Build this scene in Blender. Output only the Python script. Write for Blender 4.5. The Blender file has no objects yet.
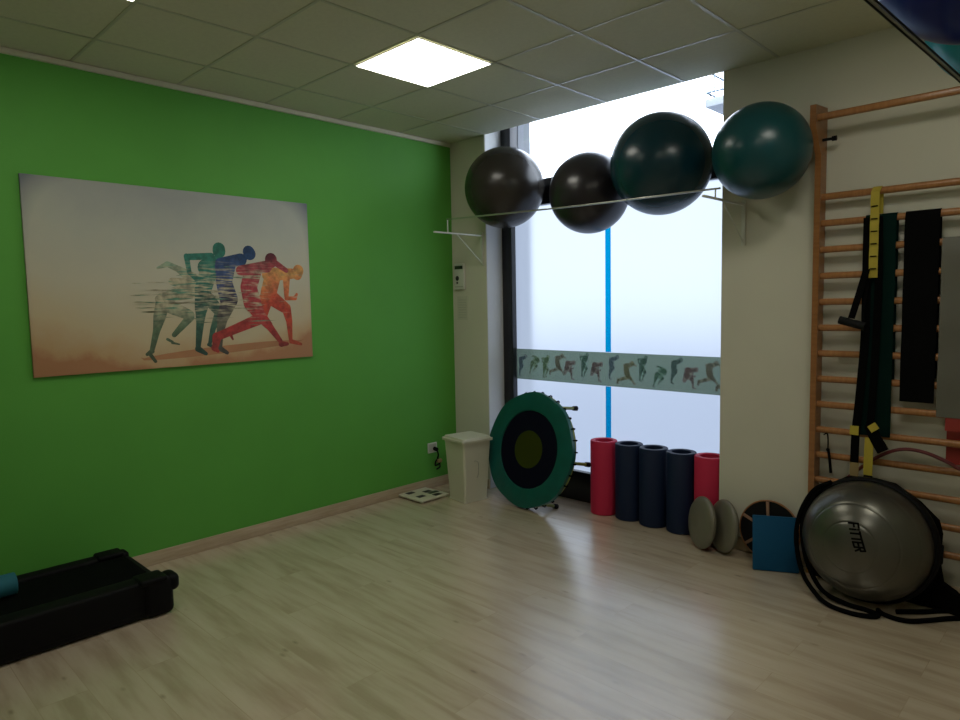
import bpy, bmesh, math, random
from mathutils import Vector, Matrix, Quaternion
random.seed(7)
PI = math.pi
R = math.radians
scene = bpy.context.scene
COL = scene.collection

# ---------------------------------------------------------------- materials
def mat(name, color, rough=0.5, metal=0.0, spec=0.5, noise=0.0, nscale=20, bump=0.0, bscale=80, emit=None, estr=0, coat=0.0):
    m = bpy.data.materials.new(name); m.use_nodes = True
    nt = m.node_tree; b = nt.nodes['Principled BSDF']
    b.inputs['Base Color'].default_value = (*color, 1)
    b.inputs['Roughness'].default_value = rough
    b.inputs['Metallic'].default_value = metal
    b.inputs['Specular IOR Level'].default_value = spec
    b.inputs['Coat Weight'].default_value = coat
    if emit:
        b.inputs['Emission Color'].default_value = (*emit, 1)
        b.inputs['Emission Strength'].default_value = estr
    tc = nt.nodes.new('ShaderNodeTexCoord')
    if noise:
        n = nt.nodes.new('ShaderNodeTexNoise'); n.inputs['Scale'].default_value = nscale; n.inputs['Detail'].default_value = 5
        nt.links.new(tc.outputs['Object'], n.inputs['Vector'])
        r = nt.nodes.new('ShaderNodeValToRGB')
        r.color_ramp.elements[0].position = .3; r.color_ramp.elements[1].position = .7
        r.color_ramp.elements[0].color = (*[c*(1-noise) for c in color], 1)
        r.color_ramp.elements[1].color = (*[min(1, c*(1+noise)) for c in color], 1)
        nt.links.new(n.outputs['Fac'], r.inputs['Fac']); nt.links.new(r.outputs['Color'], b.inputs['Base Color'])
    if bump:
        n2 = nt.nodes.new('ShaderNodeTexNoise'); n2.inputs['Scale'].default_value = bscale; n2.inputs['Detail'].default_value = 3
        nt.links.new(tc.outputs['Object'], n2.inputs['Vector'])
        bp = nt.nodes.new('ShaderNodeBump'); bp.inputs['Strength'].default_value = bump; bp.inputs['Distance'].default_value = .004
        nt.links.new(n2.outputs['Fac'], bp.inputs['Height']); nt.links.new(bp.outputs['Normal'], b.inputs['Normal'])
    return m

def floor_mat():
    m = bpy.data.materials.new('pale oak laminate'); m.use_nodes = True
    nt = m.node_tree; N = nt.nodes.new; L = nt.links.new; b = nt.nodes['Principled BSDF']
    tc = N('ShaderNodeTexCoord')
    br = N('ShaderNodeTexBrick'); br.inputs['Scale'].default_value = 1
    br.inputs['Brick Width'].default_value = 1.28; br.inputs['Row Height'].default_value = .19
    br.inputs['Mortar Size'].default_value = .0016; br.inputs['Mortar Smooth'].default_value = .3
    br.offset = .37; br.inputs['Bias'].default_value = 0
    br.inputs['Color1'].default_value = (.0, .0, .0, 1); br.inputs['Color2'].default_value = (1, 1, 1, 1)
    br.inputs['Mortar'].default_value = (.3, .3, .3, 1)
    L(tc.outputs['Object'], br.inputs['Vector'])
    mp = N('ShaderNodeMapping'); mp.inputs['Scale'].default_value = (1.1, 9, 1)
    L(tc.outputs['Object'], mp.inputs['Vector'])
    # shift the grain from plank to plank
    add = N('ShaderNodeVectorMath'); add.operation = 'ADD'
    sc = N('ShaderNodeVectorMath'); sc.operation = 'SCALE'; sc.inputs['Scale'].default_value = 6
    L(br.outputs['Color'], sc.inputs[0]); L(mp.outputs['Vector'], add.inputs[0]); L(sc.outputs['Vector'], add.inputs[1])
    n1 = N('ShaderNodeTexNoise'); n1.inputs['Scale'].default_value = 1.5; n1.inputs['Detail'].default_value = 6; n1.inputs['Roughness'].default_value = .55
    L(add.outputs['Vector'], n1.inputs['Vector'])
    cr = N('ShaderNodeValToRGB'); e = cr.color_ramp.elements
    e[0].position = .33; e[0].color = (.44, .34, .235, 1); e[1].position = .72; e[1].color = (.625, .515, .38, 1)
    x = e.new(.52); x.color = (.565, .46, .33, 1)
    L(n1.outputs['Fac'], cr.inputs['Fac'])
    # sparse knots
    kn = N('ShaderNodeTexVoronoi'); kn.inputs['Scale'].default_value = 1
    mk = N('ShaderNodeMapping'); mk.inputs['Scale'].default_value = (3.2, 7.5, 1); L(tc.outputs['Object'], mk.inputs['Vector']); L(mk.outputs['Vector'], kn.inputs['Vector'])
    kr = N('ShaderNodeValToRGB'); kr.color_ramp.elements[0].position = .02; kr.color_ramp.elements[1].position = .10
    kr.color_ramp.elements[0].color = (.45, .42, .38, 1); kr.color_ramp.elements[1].color = (1, 1, 1, 1)
    L(kn.outputs['Distance'], kr.inputs['Fac'])
    mx = N('ShaderNodeMix'); mx.data_type = 'RGBA'; mx.blend_type = 'MULTIPLY'; mx.inputs['Factor'].default_value = .65
    L(cr.outputs['Color'], mx.inputs[6]); L(kr.outputs['Color'], mx.inputs[7])
    # seams between planks
    sm = N('ShaderNodeMix'); sm.data_type = 'RGBA'; sm.blend_type = 'MULTIPLY'
    L(br.outputs['Fac'], sm.inputs['Factor']); L(mx.outputs[2], sm.inputs[6]); sm.inputs[7].default_value = (.86, .83, .78, 1)
    L(sm.outputs[2], b.inputs['Base Color'])
    b.inputs['Roughness'].default_value = .27; b.inputs['Specular IOR Level'].default_value = .9; b.inputs['Coat Weight'].default_value = 1; b.inputs['Coat Roughness'].default_value = .27; b.inputs['Coat IOR'].default_value = 1.75
    bp = N('ShaderNodeBump'); bp.inputs['Strength'].default_value = .08; bp.inputs['Distance'].default_value = .003
    L(n1.outputs['Fac'], bp.inputs['Height']); L(bp.outputs['Normal'], b.inputs['Normal'])
    return m

def wood_mat(name, c0, c1, axis_scale, rough=.45):
    m = bpy.data.materials.new(name); m.use_nodes = True
    nt = m.node_tree; N = nt.nodes.new; L = nt.links.new; b = nt.nodes['Principled BSDF']
    tc = N('ShaderNodeTexCoord'); mp = N('ShaderNodeMapping'); mp.inputs['Scale'].default_value = axis_scale
    n = N('ShaderNodeTexNoise'); n.inputs['Scale'].default_value = 6; n.inputs['Detail'].default_value = 6
    r = N('ShaderNodeValToRGB'); r.color_ramp.elements[0].position = .3; r.color_ramp.elements[1].position = .7
    r.color_ramp.elements[0].color = (*c0, 1); r.color_ramp.elements[1].color = (*c1, 1)
    L(tc.outputs['Object'], mp.inputs['Vector']); L(mp.outputs['Vector'], n.inputs['Vector']); L(n.outputs['Fac'], r.inputs['Fac']); L(r.outputs['Color'], b.inputs['Base Color'])
    b.inputs['Roughness'].default_value = rough
    return m

def mix_shader_mat(name, a, bb, fac):
    """a / bb: (node type, {input: value})"""
    m = bpy.data.materials.new(name); m.use_nodes = True
    nt = m.node_tree; nt.nodes.clear(); N = nt.nodes.new
    o = N('ShaderNodeOutputMaterial'); mx = N('ShaderNodeMixShader'); mx.inputs[0].default_value = fac
    for i, (t, d) in enumerate((a, bb)):
        n = N(t)
        for k, v in d.items(): n.inputs[k].default_value = v
        nt.links.new(n.outputs[0], mx.inputs[i+1])
    nt.links.new(mx.outputs[0], o.inputs['Surface'])
    return m

# ---------------------------------------------------------------- mesh builder
class MB:
    def __init__(s, M=None): s.bm = bmesh.new(); s.M = M; s.mi = 0
    def _fin(s, geom):
        for v in geom: 
            if s.M is not None: v.co = s.M @ v.co
        fs = set(f for v in geom for f in v.link_faces)
        for f in fs: f.material_index = s.mi
    def box(s, x0, x1, y0, y1, z0, z1, bev=0, T=None, seg=2):
        r = bmesh.ops.create_cube(s.bm, size=1)['verts']
        for v in r: v.co = Vector(((x0+x1)/2+v.co.x*(x1-x0), (y0+y1)/2+v.co.y*(y1-y0), (z0+z1)/2+v.co.z*(z1-z0)))
        if bev:
            es = list({e for v in r for e in v.link_edges})
            q = bmesh.ops.bevel(s.bm, geom=es, offset=bev, segments=seg, affect='EDGES', profile=.5)
            r = list({v for f in q['faces'] for v in f.verts} | {v for v in r if v.is_valid})
            # collect whole island
            st = list(r); seen = set(r)
            while st:
                v = st.pop()
                for e in v.link_edges:
                    w = e.other_vert(v)
                    if w not in seen: seen.add(w); st.append(w)
            r = list(seen)
        if T is not None:
            for v in r: v.co = T @ v.co
        s._fin(r); return s
    def lathe(s, prof, origin=(0, 0, 0), axis=(0, 0, 1), seg=32, closed=False, sx=1, sy=1):
        """prof: list of (radius, height) along axis"""
        q = Vector((0, 0, 1)).rotation_difference(Vector(axis).normalized()); o = Vector(origin)
        rings = []
        for (r, h) in prof:
            if r < 1e-6: rings.append([s.bm.verts.new(o+q@Vector((0, 0, h)))])
            else: rings.append([s.bm.verts.new(o+q@Vector((r*sx*math.cos(2*PI*i/seg), r*sy*math.sin(2*PI*i/seg), h))) for i in range(seg)])
        pr = list(zip(rings, rings[1:]))
        if closed: pr.append((rings[-1], rings[0]))
        for a, b in pr:
            if len(a) == 1 and len(b) == 1: continue
            for i in range(seg):
                j = (i+1) % seg
                if len(a) == 1: s.bm.faces.new((a[0], b[j], b[i]))
                elif len(b) == 1: s.bm.faces.new((a[i], a[j], b[0]))
                else: s.bm.faces.new((a[i], a[j], b[j], b[i]))
        s._fin([v for r in rings for v in r]); return s
    def cyl(s, p0, p1, r0, r1=None, seg=16):
        r1 = r0 if r1 is None else r1
        d = Vector(p1)-Vector(p0); h = d.length
        return s.lathe([(0, 0), (r0, 0), (r1, h), (0, h)], p0, d, seg)
    def sphere(s, c, r, seg=48, rings=28, axis=(0, 0, 1), sq=1):
        pr = [(r*math.sin(PI*i/rings), -r*sq*math.cos(PI*i/rings)) for i in range(rings+1)]
        pr[0] = (0, -r*sq); pr[-1] = (0, r*sq)
        return s.lathe(pr, c, axis, seg)
    def torus(s, c, axis, Rr, r, seg=48, rs=12):
        return s.lathe([(Rr+r*math.cos(2*PI*i/rs), r*math.sin(2*PI*i/rs)) for i in range(rs)], c, axis, seg, closed=True)
    def sweep(s, path, prof, up=(0, 0, 1), cap=True, closed=False):
        """sweep a 2-D profile [(a,b)] along the path; a = sideways, b = along 'up'"""
        P = [Vector(p) for p in path]; n = len(P); rings = []; side = None
        for i, p in enumerate(P):
            if closed: t = (P[(i+1) % n]-P[i-1])
            else: t = (P[min(i+1, n-1)]-P[max(i-1, 0)])
            t.normalize()
            u = Vector(up); sd = t.cross(u)
            if sd.length < 1e-3: sd = side or t.orthogonal()
            sd.normalize()
            if side is not None and sd.dot(side) < 0 and up == (0, 0, 1): sd = -sd
            side = sd; w = sd.cross(t).normalized()
            rings.append([s.bm.verts.new(p+sd*a+w*b) for a, b in prof])
        m = len(prof)
        idx = list(zip(rings, rings[1:])) + ([(rings[-1], rings[0])] if closed else [])
        for a, b in idx:
            for i in range(m):
                j = (i+1) % m; s.bm.faces.new((a[i], a[j], b[j], b[i]))
        if cap and not closed:
            s.bm.faces.new(rings[0][::-1]); s.bm.faces.new(rings[-1])
        s._fin([v for r in rings for v in r]); return s
    def tube(s, path, r, seg=8, smooth=0, closed=False):
        if smooth: path = catmull(path, smooth)
        return s.sweep(path, [(r*math.cos(2*PI*i/seg), r*math.sin(2*PI*i/seg)) for i in range(seg)], closed=closed)
    def prism(s, pts, d):
        """pts: 3-D polygon, extruded by vector d"""
        a = [s.bm.verts.new(Vector(p)) for p in pts]; b = [s.bm.verts.new(Vector(p)+Vector(d)) for p in pts]
        s.bm.faces.new(a); s.bm.faces.new(b[::-1]); n = len(a)
        for i in range(n): j = (i+1) % n; s.bm.faces.new((a[i], b[i], b[j], a[j]))
        s._fin(a+b); return s
    def face(s, pts):
        a = [s.bm.verts.new(Vector(p)) for p in pts]; s.bm.faces.new(a); s._fin(a); return s
    def build(s, name, m, parent=None, origin=None, smooth=True, angle=35, normals=True):
        if normals: bmesh.ops.recalc_face_normals(s.bm, faces=s.bm.faces)
        o3 = Vector(origin) if origin is not None else (ORG[parent] if parent is not None else Vector((0, 0, 0)))
        bmesh.ops.translate(s.bm, verts=s.bm.verts, vec=-o3)
        me = bpy.data.meshes.new(name); s.bm.to_mesh(me); s.bm.free()
        for mm in (m if isinstance(m, (list, tuple)) else [m]): me.materials.append(mm)
        if smooth:
            for p in me.polygons: p.use_smooth = True
            me.set_sharp_from_angle(angle=R(angle))
        o = bpy.data.objects.new(name, me); COL.objects.link(o)
        if parent is not None: o.parent = parent; ORG[o] = ORG[parent]
        else: o.location = o3; ORG[o] = o3
        return o

ORG = {}
def catmull(pts, n):
    P = [Vector(p) for p in pts]; out = []
    for i in range(len(P)-1):
        p0 = P[max(i-1, 0)]; p1 = P[i]; p2 = P[i+1]; p3 = P[min(i+2, len(P)-1)]
        for k in range(n):
            t = k/n
            out.append(.5*((2*p1)+(p2-p0)*t+(2*p0-5*p1+4*p2-p3)*t*t+(3*p1-p0-3*p2+p3)*t**3))
    out.append(P[-1]); return out

def tag(o, label, cat, group=None):
    o['label'] = label; o['category'] = cat
    if group: o['group'] = group
    return o
def thing(name, label, cat, loc, group=None):
    o = bpy.data.objects.new(name, None); COL.objects.link(o); o.location = loc; o.empty_display_size = .1
    ORG[o] = Vector(loc); return tag(o, label, cat, group)
def struct(o): o['kind'] = 'structure'; return o
def copy_tree(o, parent=None):
    c = o.copy(); COL.objects.link(c); c.parent = parent; ORG[c] = ORG[o]
    for ch in list(o.children): copy_tree(ch, c)
    return c
def blob_xz(fig, fx, fz, s, x_of, mb, steps=8):
    pass
def capsule_pts(a, b, ra, c, d, rb, n=7):
    """outline of a tapered limb in 2-D"""
    ang = math.atan2(d-b, c-a); out = []
    for i in range(n+1):
        t = ang+PI/2+PI*i/n; out.append((a+ra*math.cos(t), b+ra*math.sin(t)))
    for i in range(n+1):
        t = ang-PI/2+PI*i/n; out.append((c+rb*math.cos(t), d+rb*math.sin(t)))
    return out
# ================================================================ camera
F, PITCH, YAW, ROLL = 671.279, R(4.705), R(44.346), R(-1.076)
cam = bpy.data.cameras.new('camera'); cam.sensor_width = 36; cam.lens = F/960*36; cam.clip_start = .02
co = bpy.data.objects.new('camera', cam); COL.objects.link(co)
fw = Vector((-math.sin(YAW)*math.cos(PITCH), math.cos(YAW)*math.cos(PITCH), -math.sin(PITCH)))
rt = Vector((math.cos(YAW), math.sin(YAW), 0)); up = rt.cross(fw)
r2 = rt*math.cos(ROLL)+up*math.sin(ROLL); u2 = up*math.cos(ROLL)-rt*math.sin(ROLL)
Mx = Matrix((r2, u2, -fw)).transposed().to_4x4(); Mx.translation = Vector((4.430, -4.201, 1.617))
co.matrix_world = Mx; scene.camera = co

H = 3.046; WX = 4.66; YB = -6.2; RX0, RX1 = .421, 2.51; RD = .25     # room height, right wall, rear wall, recess

# ================================================================ materials
M_green = mat('green wall paint', (.100, .36, .050), .62, spec=.3, noise=.03, nscale=3, bump=.15, bscale=160)
M_wall = mat('cream wall paint', (.62, .595, .485), .7, spec=.3, noise=.02, nscale=3, bump=.12, bscale=160)
M_reveal = mat('white reveal paint', (.62, .63, .62), .6, spec=.3)
M_tile = mat('mineral ceiling tile', (.62, .605, .44), .85, spec=.2, noise=.03, nscale=40, bump=.3, bscale=220)
M_tbar = mat('ceiling grid metal', (.46, .45, .33), .34, spec=.5)
M_angle = mat('wall angle trim', (.60, .58, .43), .5)
M_base = wood_mat('skirting oak', (.42, .32, .20), (.52, .41, .28), (4, 1, 12))
M_floor = floor_mat()
M_black = mat('black aluminium', (.008, .008, .010), .35)
M_rubber = mat('black rubber', (.007, .007, .007), .7, spec=.15)
M_plasticb = mat('matt black plastic', (.004, .004, .004), .6, spec=.12, bump=.1, bscale=300)
M_belt = mat('treadmill belt', (.004, .005, .004), .9, spec=.03, noise=.2, nscale=60)
M_white = mat('white plastic', (.60, .58, .45), .4)
M_whitem = mat('white metal', (.62, .62, .55), .4)
M_chrome = mat('brushed steel', (.55, .53, .48), .3, metal=.9)
M_lampf = mat('lamp frame', (.7, .7, .65), .4)
M_lamp = mat('lit diffuser', (.9, .9, .85), .5, emit=(1, .975, .86), estr=7.0)
M_wood = wood_mat('varnished beech', (.27, .11, .032), (.35, .15, .048), (1, 1, 12), .32)
M_rung = wood_mat('varnished beech rung', (.30, .125, .038), (.39, .175, .06), (12, 1, 1), .3)
M_ballg = mat('dark grey ball vinyl', (.027, .023, .019), .27, spec=.38, noise=.05, nscale=8)
M_ballk = mat('black ball vinyl', (.016, .013, .016), .28, spec=.5)
M_ballt = mat('dark teal ball vinyl', (.003, .032, .046), .27, spec=.5)
M_ballt2 = mat('teal ball vinyl', (.003, .056, .064), .29, spec=.5)
M_balln = mat('navy ball vinyl', (.003, .014, .19), .3, spec=.25)
M_ballb = mat('blue ball vinyl', (.04, .10, .48), .25, spec=.3)
M_ballc = mat('turquoise ball vinyl', (.01, .30, .38), .25)
M_plug = mat('ball plug', (.03, .03, .03), .5)
M_red = mat('red foam', (.50, .018, .062), .65, spec=.3, bump=.3, bscale=250)
M_navy = mat('navy foam', (.003, .011, .040), .6, spec=.3, bump=.3, bscale=250)
M_disc = mat('warm grey rubber', (.15, .14, .10), .36, spec=.5)
M_blue = mat('blue foam pad', (.004, .075, .17), .75, spec=.25, bump=.4, bscale=200)
M_skirt = mat('green padded vinyl', (.001, .088, .072), .42, spec=.45, noise=.12, nscale=10, bump=.5, bscale=30)
M_mat = mat('black jumping mat', (.005, .006, .014), .85, spec=.03)
M_olive = mat('olive mat print', (.036, .048, .006), .85, spec=.03)
M_frame = mat('yellow green tube', (.22, .24, .04), .4)
M_yellow = mat('yellow webbing', (.44, .34, .03), .7, bump=.3, bscale=400)
M_tick = mat('black print', (.004, .004, .004), .8, spec=0)
M_webk = mat('black webbing', (.003, .003, .003), .85, spec=.03, bump=.4, bscale=400)
M_bandg = mat('dark green latex band', (.003, .016, .013), .8, spec=.04)
M_bandk = mat('black latex band', (.003, .003, .003), .8, spec=.04)
M_bandy = mat('taupe latex band', (.12, .115, .09), .6)
M_bandr = mat('red latex band', (.30, .025, .018), .5)
M_tuber = mat('dark red tubing', (.13, .022, .025), .4)
M_spoke = mat('pale spoke wood', (.30, .17, .10), .6)
M_tan = mat('tan tab', (.28, .20, .08), .7)
M_bosu = mat('grey dome vinyl', (.13, .125, .105), .30, metal=.75, noise=.04, nscale=5)
M_teal = mat('teal roll', (.012, .13, .17), .8)
M_dark = mat('dark print', (.02, .02, .018), .6)
M_screen = mat('thermostat screen', (.02, .03, .02), .3)
M_grey = mat('pale grey plastic', (.42, .42, .34), .5)
M_paper = mat('paper', (.55, .54, .43), .8)
M_ext = mat('exterior render', (.17, .18, .19), .8)
M_extd = mat('balcony railing paint', (.06, .09, .12), .6)
M_pave = mat('pavement', (.17, .19, .25), .9)

# frosted pane: satin film that glows with the daylight behind it
def pane_mat():
    m = bpy.data.materials.new('frosted glass'); m.use_nodes = True; nt = m.node_tree; nt.nodes.clear(); N = nt.nodes.new; L = nt.links.new
    o = N('ShaderNodeOutputMaterial'); a = N('ShaderNodeAddShader'); mx = N('ShaderNodeMixShader')
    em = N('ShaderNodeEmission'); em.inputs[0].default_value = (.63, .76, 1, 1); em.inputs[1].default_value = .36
    rf = N('ShaderNodeBsdfRefraction'); rf.inputs['Color'].default_value = (.30, .305, .31, 1); rf.inputs['Roughness'].default_value = .5; rf.inputs['IOR'].default_value = 1.2
    gl = N('ShaderNodeBsdfGlossy'); gl.inputs['Color'].default_value = (.9, .9, .9, 1); gl.inputs['Roughness'].default_value = .15
    mx.inputs[0].default_value = .04; L(rf.outputs[0], mx.inputs[1]); L(gl.outputs[0], mx.inputs[2])
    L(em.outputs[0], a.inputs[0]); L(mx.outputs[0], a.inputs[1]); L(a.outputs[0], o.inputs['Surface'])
    return m
M_frost = pane_mat()
M_clear = mix_shader_mat('clear glass', ('ShaderNodeBsdfTransparent', {'Color': (.97, .98, 1, 1)}), ('ShaderNodeBsdfGlossy', {'Color': (1, 1, 1, 1), 'Roughness': .02}), .05)
M_bluefilm = mix_shader_mat('cyan film', ('ShaderNodeBsdfTransparent', {'Color': (.01, .62, .85, 1)}), ('ShaderNodeBsdfDiffuse', {'Color': (.0, .40, .60, 1)}), .12)
def film(name, t, d, f=.5): return mix_shader_mat(name, ('ShaderNodeBsdfTransparent', {'Color': (*t, 1)}), ('ShaderNodeBsdfDiffuse', {'Color': (*d, 1)}), f)
M_film = film('grey green window film', (.56, .65, .58), (.36, .40, .33), .35)
FILMS = [film('film print %d' % i, tuple(.45*c+.53 for c in t), t, .3) for i, t in enumerate([(.16, .36, .22), (.42, .30, .18), (.40, .17, .17), (.14, .30, .22), (.22, .28, .40), (.44, .34, .12), (.14, .24, .22), (.30, .42, .16)])]

# ================================================================ setting
fl = MB(); fl.box(-.05, WX+.05, YB-.05, RD+.08, -.06, 0); struct(fl.build('floor', M_floor))
w = MB(); w.box(-.12, 0, YB, .0, 0, H+.35); struct(w.build('wall_left', M_green))
w = MB(); w.box(0, RX0, 0, .32, 0, H+.35); w.box(-.12, 0, 0, .32, 0, H+.35); struct(w.build('wall_back_left', M_wall))
w = MB(); w.box(RX1, WX+.12, 0, .32, 0, H+.35); struct(w.build('wall_back', M_wall))
w = MB(); w.box(RX0, RX1, .0, .5, 3.40, 3.55); struct(w.build('trim_1', M_reveal))
w = MB(); w.box(RX0-.004, RX0+.004, .004, RD-.05, 0.001, 3.4); struct(w.build('trim_2', M_reveal))
w = MB(); w.box(WX, WX+.12, YB, 0, 0, H+.35); struct(w.build('wall_right', M_wall))
w = MB(); w.box(-.12, WX+.12, YB-.12, YB, 0, H+.35); struct(w.build('wall_rear', M_wall))
c = MB(); c.box(0, WX, YB, 0, H, H+.03); struct(c.build('ceiling', M_tile))
c = MB(); c.box(-.12, WX+.12, YB-.12, .004, H+.35, H+.42); struct(c.build('trim_3', M_wall))
gx = [.447+.6*k for k in range(8) if .447+.6*k < WX]; gy = [-.578-.6*k for k in range(10) if -.578-.6*k > YB]
g = MB()
for x in gx: g.box(x-.009, x+.009, YB+.01, -.01, H-.003, H-.0002)
for y in gy: g.box(.01, WX-.01, y-.009, y+.009, H-.0025, H-.0002)
struct(g.build('trim_4', M_tbar, smooth=False))
a = MB(); a.box(.0005, .022, YB+.01, -.003, H-.034, H-.004); struct(a.build('trim_5', M_angle))
b = MB(); b.box(.0005, .013, YB+.01, -.001, .0005, .085, .002); struct(b.build('baseboard_left', M_base))
b = MB(); b.box(.014, RX0, -.013, -.0005, .0005, .085, .002); struct(b.build('baseboard_back_left', M_base))
b = MB(); b.box(RX1, WX-.014, -.013, -.0005, .0005, .085, .002); struct(b.build('baseboard_back', M_base))
b = MB(); b.box(WX-.013, WX-.0005, YB+.01, -.001, .0005, .085, .002); struct(b.build('baseboard_right', M_base))
b = MB(); b.box(.014, WX-.014, YB+.0005, YB+.013, .0005, .085, .002); struct(b.build('baseboard_rear', M_base))

# window in its recess
PX0, PX1 = .428, 2.52
win = bpy.data.objects.new('window_1', None); COL.objects.link(win); win.location = (1.47, RD, 0); ORG[win] = Vector((1.47, RD, 0)); struct(win)
f = MB(); f.box(RX0+.001, .534, RD-.05, RD+.05, .001, 3.4, .003); f.box(.53, RX1-.001, RD-.045, RD+.05, .001, .243, .003)
f.box(.53, RX1-.001, RD-.04, RD+.04, 2.435, 2.645, .003); f.box(2.45, RX1-.001, RD-.05, RD+.05, .24, 3.4, .003)
f.build('window_frame', M_black, win)
f = MB(); f.box(.53, 2.455, RD+.004, RD+.010, .24, 2.44); f.build('frosted_pane', M_frost, win)
f = MB(); f.box(.53, 2.455, RD+.004, RD+.010, 2.64, 3.4); f.build('clear_pane', M_clear, win)
f = MB(); f.box(1.461, 1.511, RD-.0015, RD-.0005, .244, .958); f.box(1.461, 1.511, RD-.0015, RD-.0005, 1.229, 2.434); f.build('cyan_strip', M_bluefilm, win)
RUN = {
    'A':[(-2.569,1.884,0.007,-2.507,1.911,0.018),(-2.507,1.911,0.018,-2.435,1.878,0.021),(-2.435,1.878,0.023,-2.337,1.809,0.046),(-2.482,1.801,0.025,-2.338,1.777,0.044),(-2.568,1.689,0.028,-2.34,1.751,0.056),(-2.543,1.689,0.045,-2.574,1.577,0.038),(-2.574,1.577,0.038,-2.597,1.49,0.022),(-2.597,1.49,0.022,-2.631,1.368,0.014),(-2.631,1.365,0.016,-2.66,1.347,0.011),(-2.641,1.343,0.012,-2.613,1.299,0.01),(-2.497,1.638,0.043,-2.387,1.585,0.034),(-2.382,1.572,0.028,-2.489,1.461,0.016),(-2.533,1.435,0.009,-2.503,1.417,0.008),(-2.504,1.411,0.008,-2.461,1.399,0.005)],
    'B':[(-2.167,2.005,0.044,-2.167,2.022,0.043),(-2.172,1.963,0.027,-2.198,1.929,0.031),(-2.199,1.916,0.055,-2.26,1.895,0.057),(-2.234,1.895,0.06,-2.288,1.752,0.055),(-2.377,1.961,0.021,-2.223,1.971,0.023),(-2.385,1.965,0.018,-2.372,1.86,0.015),(-2.372,1.86,0.015,-2.317,1.816,0.021),(-2.289,1.726,0.055,-2.308,1.622,0.042),(-2.308,1.622,0.039,-2.319,1.531,0.026),(-2.319,1.531,0.026,-2.34,1.376,0.017),(-2.341,1.363,0.021,-2.29,1.327,0.012),(-2.251,1.686,0.044,-2.188,1.607,0.035),(-2.188,1.6,0.029,-2.235,1.489,0.019),(-2.235,1.489,0.019,-2.26,1.397,0.013),(-2.27,1.387,0.011,-2.228,1.363,0.01)],
    'C':[(-1.95,1.998,0.044,-1.957,2.011,0.043),(-1.988,1.969,0.021,-2.018,1.941,0.032),(-2.165,1.93,0.032,-2.017,1.955,0.043),(-2.103,1.919,0.048,-2.144,1.805,0.058),(-2.144,1.805,0.056,-2.115,1.685,0.064),(-2.116,1.672,0.056,-2.163,1.566,0.04),(-2.163,1.566,0.037,-2.189,1.46,0.024),(-2.189,1.46,0.024,-2.194,1.367,0.017),(-2.194,1.357,0.019,-2.145,1.324,0.012),(-2.186,1.91,0.016,-2.174,1.752,0.013)],
    'D':[(-1.792,1.965,0.046,-1.793,1.949,0.045),(-2.021,1.881,0.035,-1.828,1.913,0.042),(-1.935,1.869,0.063,-1.969,1.766,0.06),(-1.969,1.766,0.06,-1.945,1.657,0.066),(-1.751,1.936,0.022,-1.675,1.889,0.017),(-1.945,1.657,0.061,-1.897,1.573,0.044),(-1.897,1.573,0.044,-1.833,1.501,0.031),(-1.833,1.501,0.028,-1.746,1.384,0.017),(-1.739,1.362,0.022,-1.692,1.36,0.013),(-1.906,1.545,0.041,-2.062,1.489,0.033),(-2.062,1.489,0.033,-2.211,1.435,0.027),(-2.211,1.435,0.032,-2.228,1.356,0.019),(-2.235,1.363,0.019,-2.209,1.339,0.011),(-2.114,1.444,0.011,-2.101,1.413,0.006)],
    'E':[(-1.578,1.891,0.043,-1.588,1.862,0.04),(-1.816,1.858,0.051,-1.628,1.868,0.037),(-1.786,1.837,0.061,-1.822,1.725,0.061),(-1.677,1.839,0.029,-1.683,1.704,0.017),(-1.684,1.689,0.015,-1.612,1.689,0.014),(-1.612,1.696,0.014,-1.599,1.718,0.01),(-1.823,1.711,0.058,-1.703,1.625,0.042),(-1.688,1.618,0.037,-1.668,1.524,0.025),(-1.668,1.524,0.025,-1.663,1.394,0.015),(-1.659,1.377,0.017,-1.579,1.352,0.01),(-1.839,1.697,0.053,-1.883,1.559,0.039)],
}
f = MB(); f.box(.536, 2.449, RD-.0025, RD-.0012, .961, 1.226)
i = 0; x = .60
pat = ['C', 'A', 'B', 'D', 'E', 'B', 'E', 'C', 'D', 'B', 'A', 'C', 'E', 'D', 'D']; cols = [4, 7, 7, 1, 2, 3, 2, 4, 5, 3, 0, 6, 2, 1, 1]
while i < len(pat):
    fig = RUN[pat[i]]; cy = sum(q[0]+q[3] for q in fig)/(2*len(fig)); f.mi = 1+cols[i]
    s = .26; x = .59+i*.133; zc = 1.085+(.02 if i % 2 else -.012)
    for (a_, b_, ra, c_, d_, rb) in fig:
        pts = capsule_pts(x+(a_-cy)*s*1.15, zc+(b_-1.66)*s, ra*s*1.55, x+(c_-cy)*s*1.15, zc+(d_-1.66)*s, rb*s*1.55, 4)
        pts = [(min(px, 2.447), pz) for px, pz in pts]
        f.face([(px, RD-.0031-.00002*i, pz) for px, pz in pts])
    i += 1
f.build('printed_film', [M_film]+FILMS, win, normals=False, smooth=False)

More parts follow.
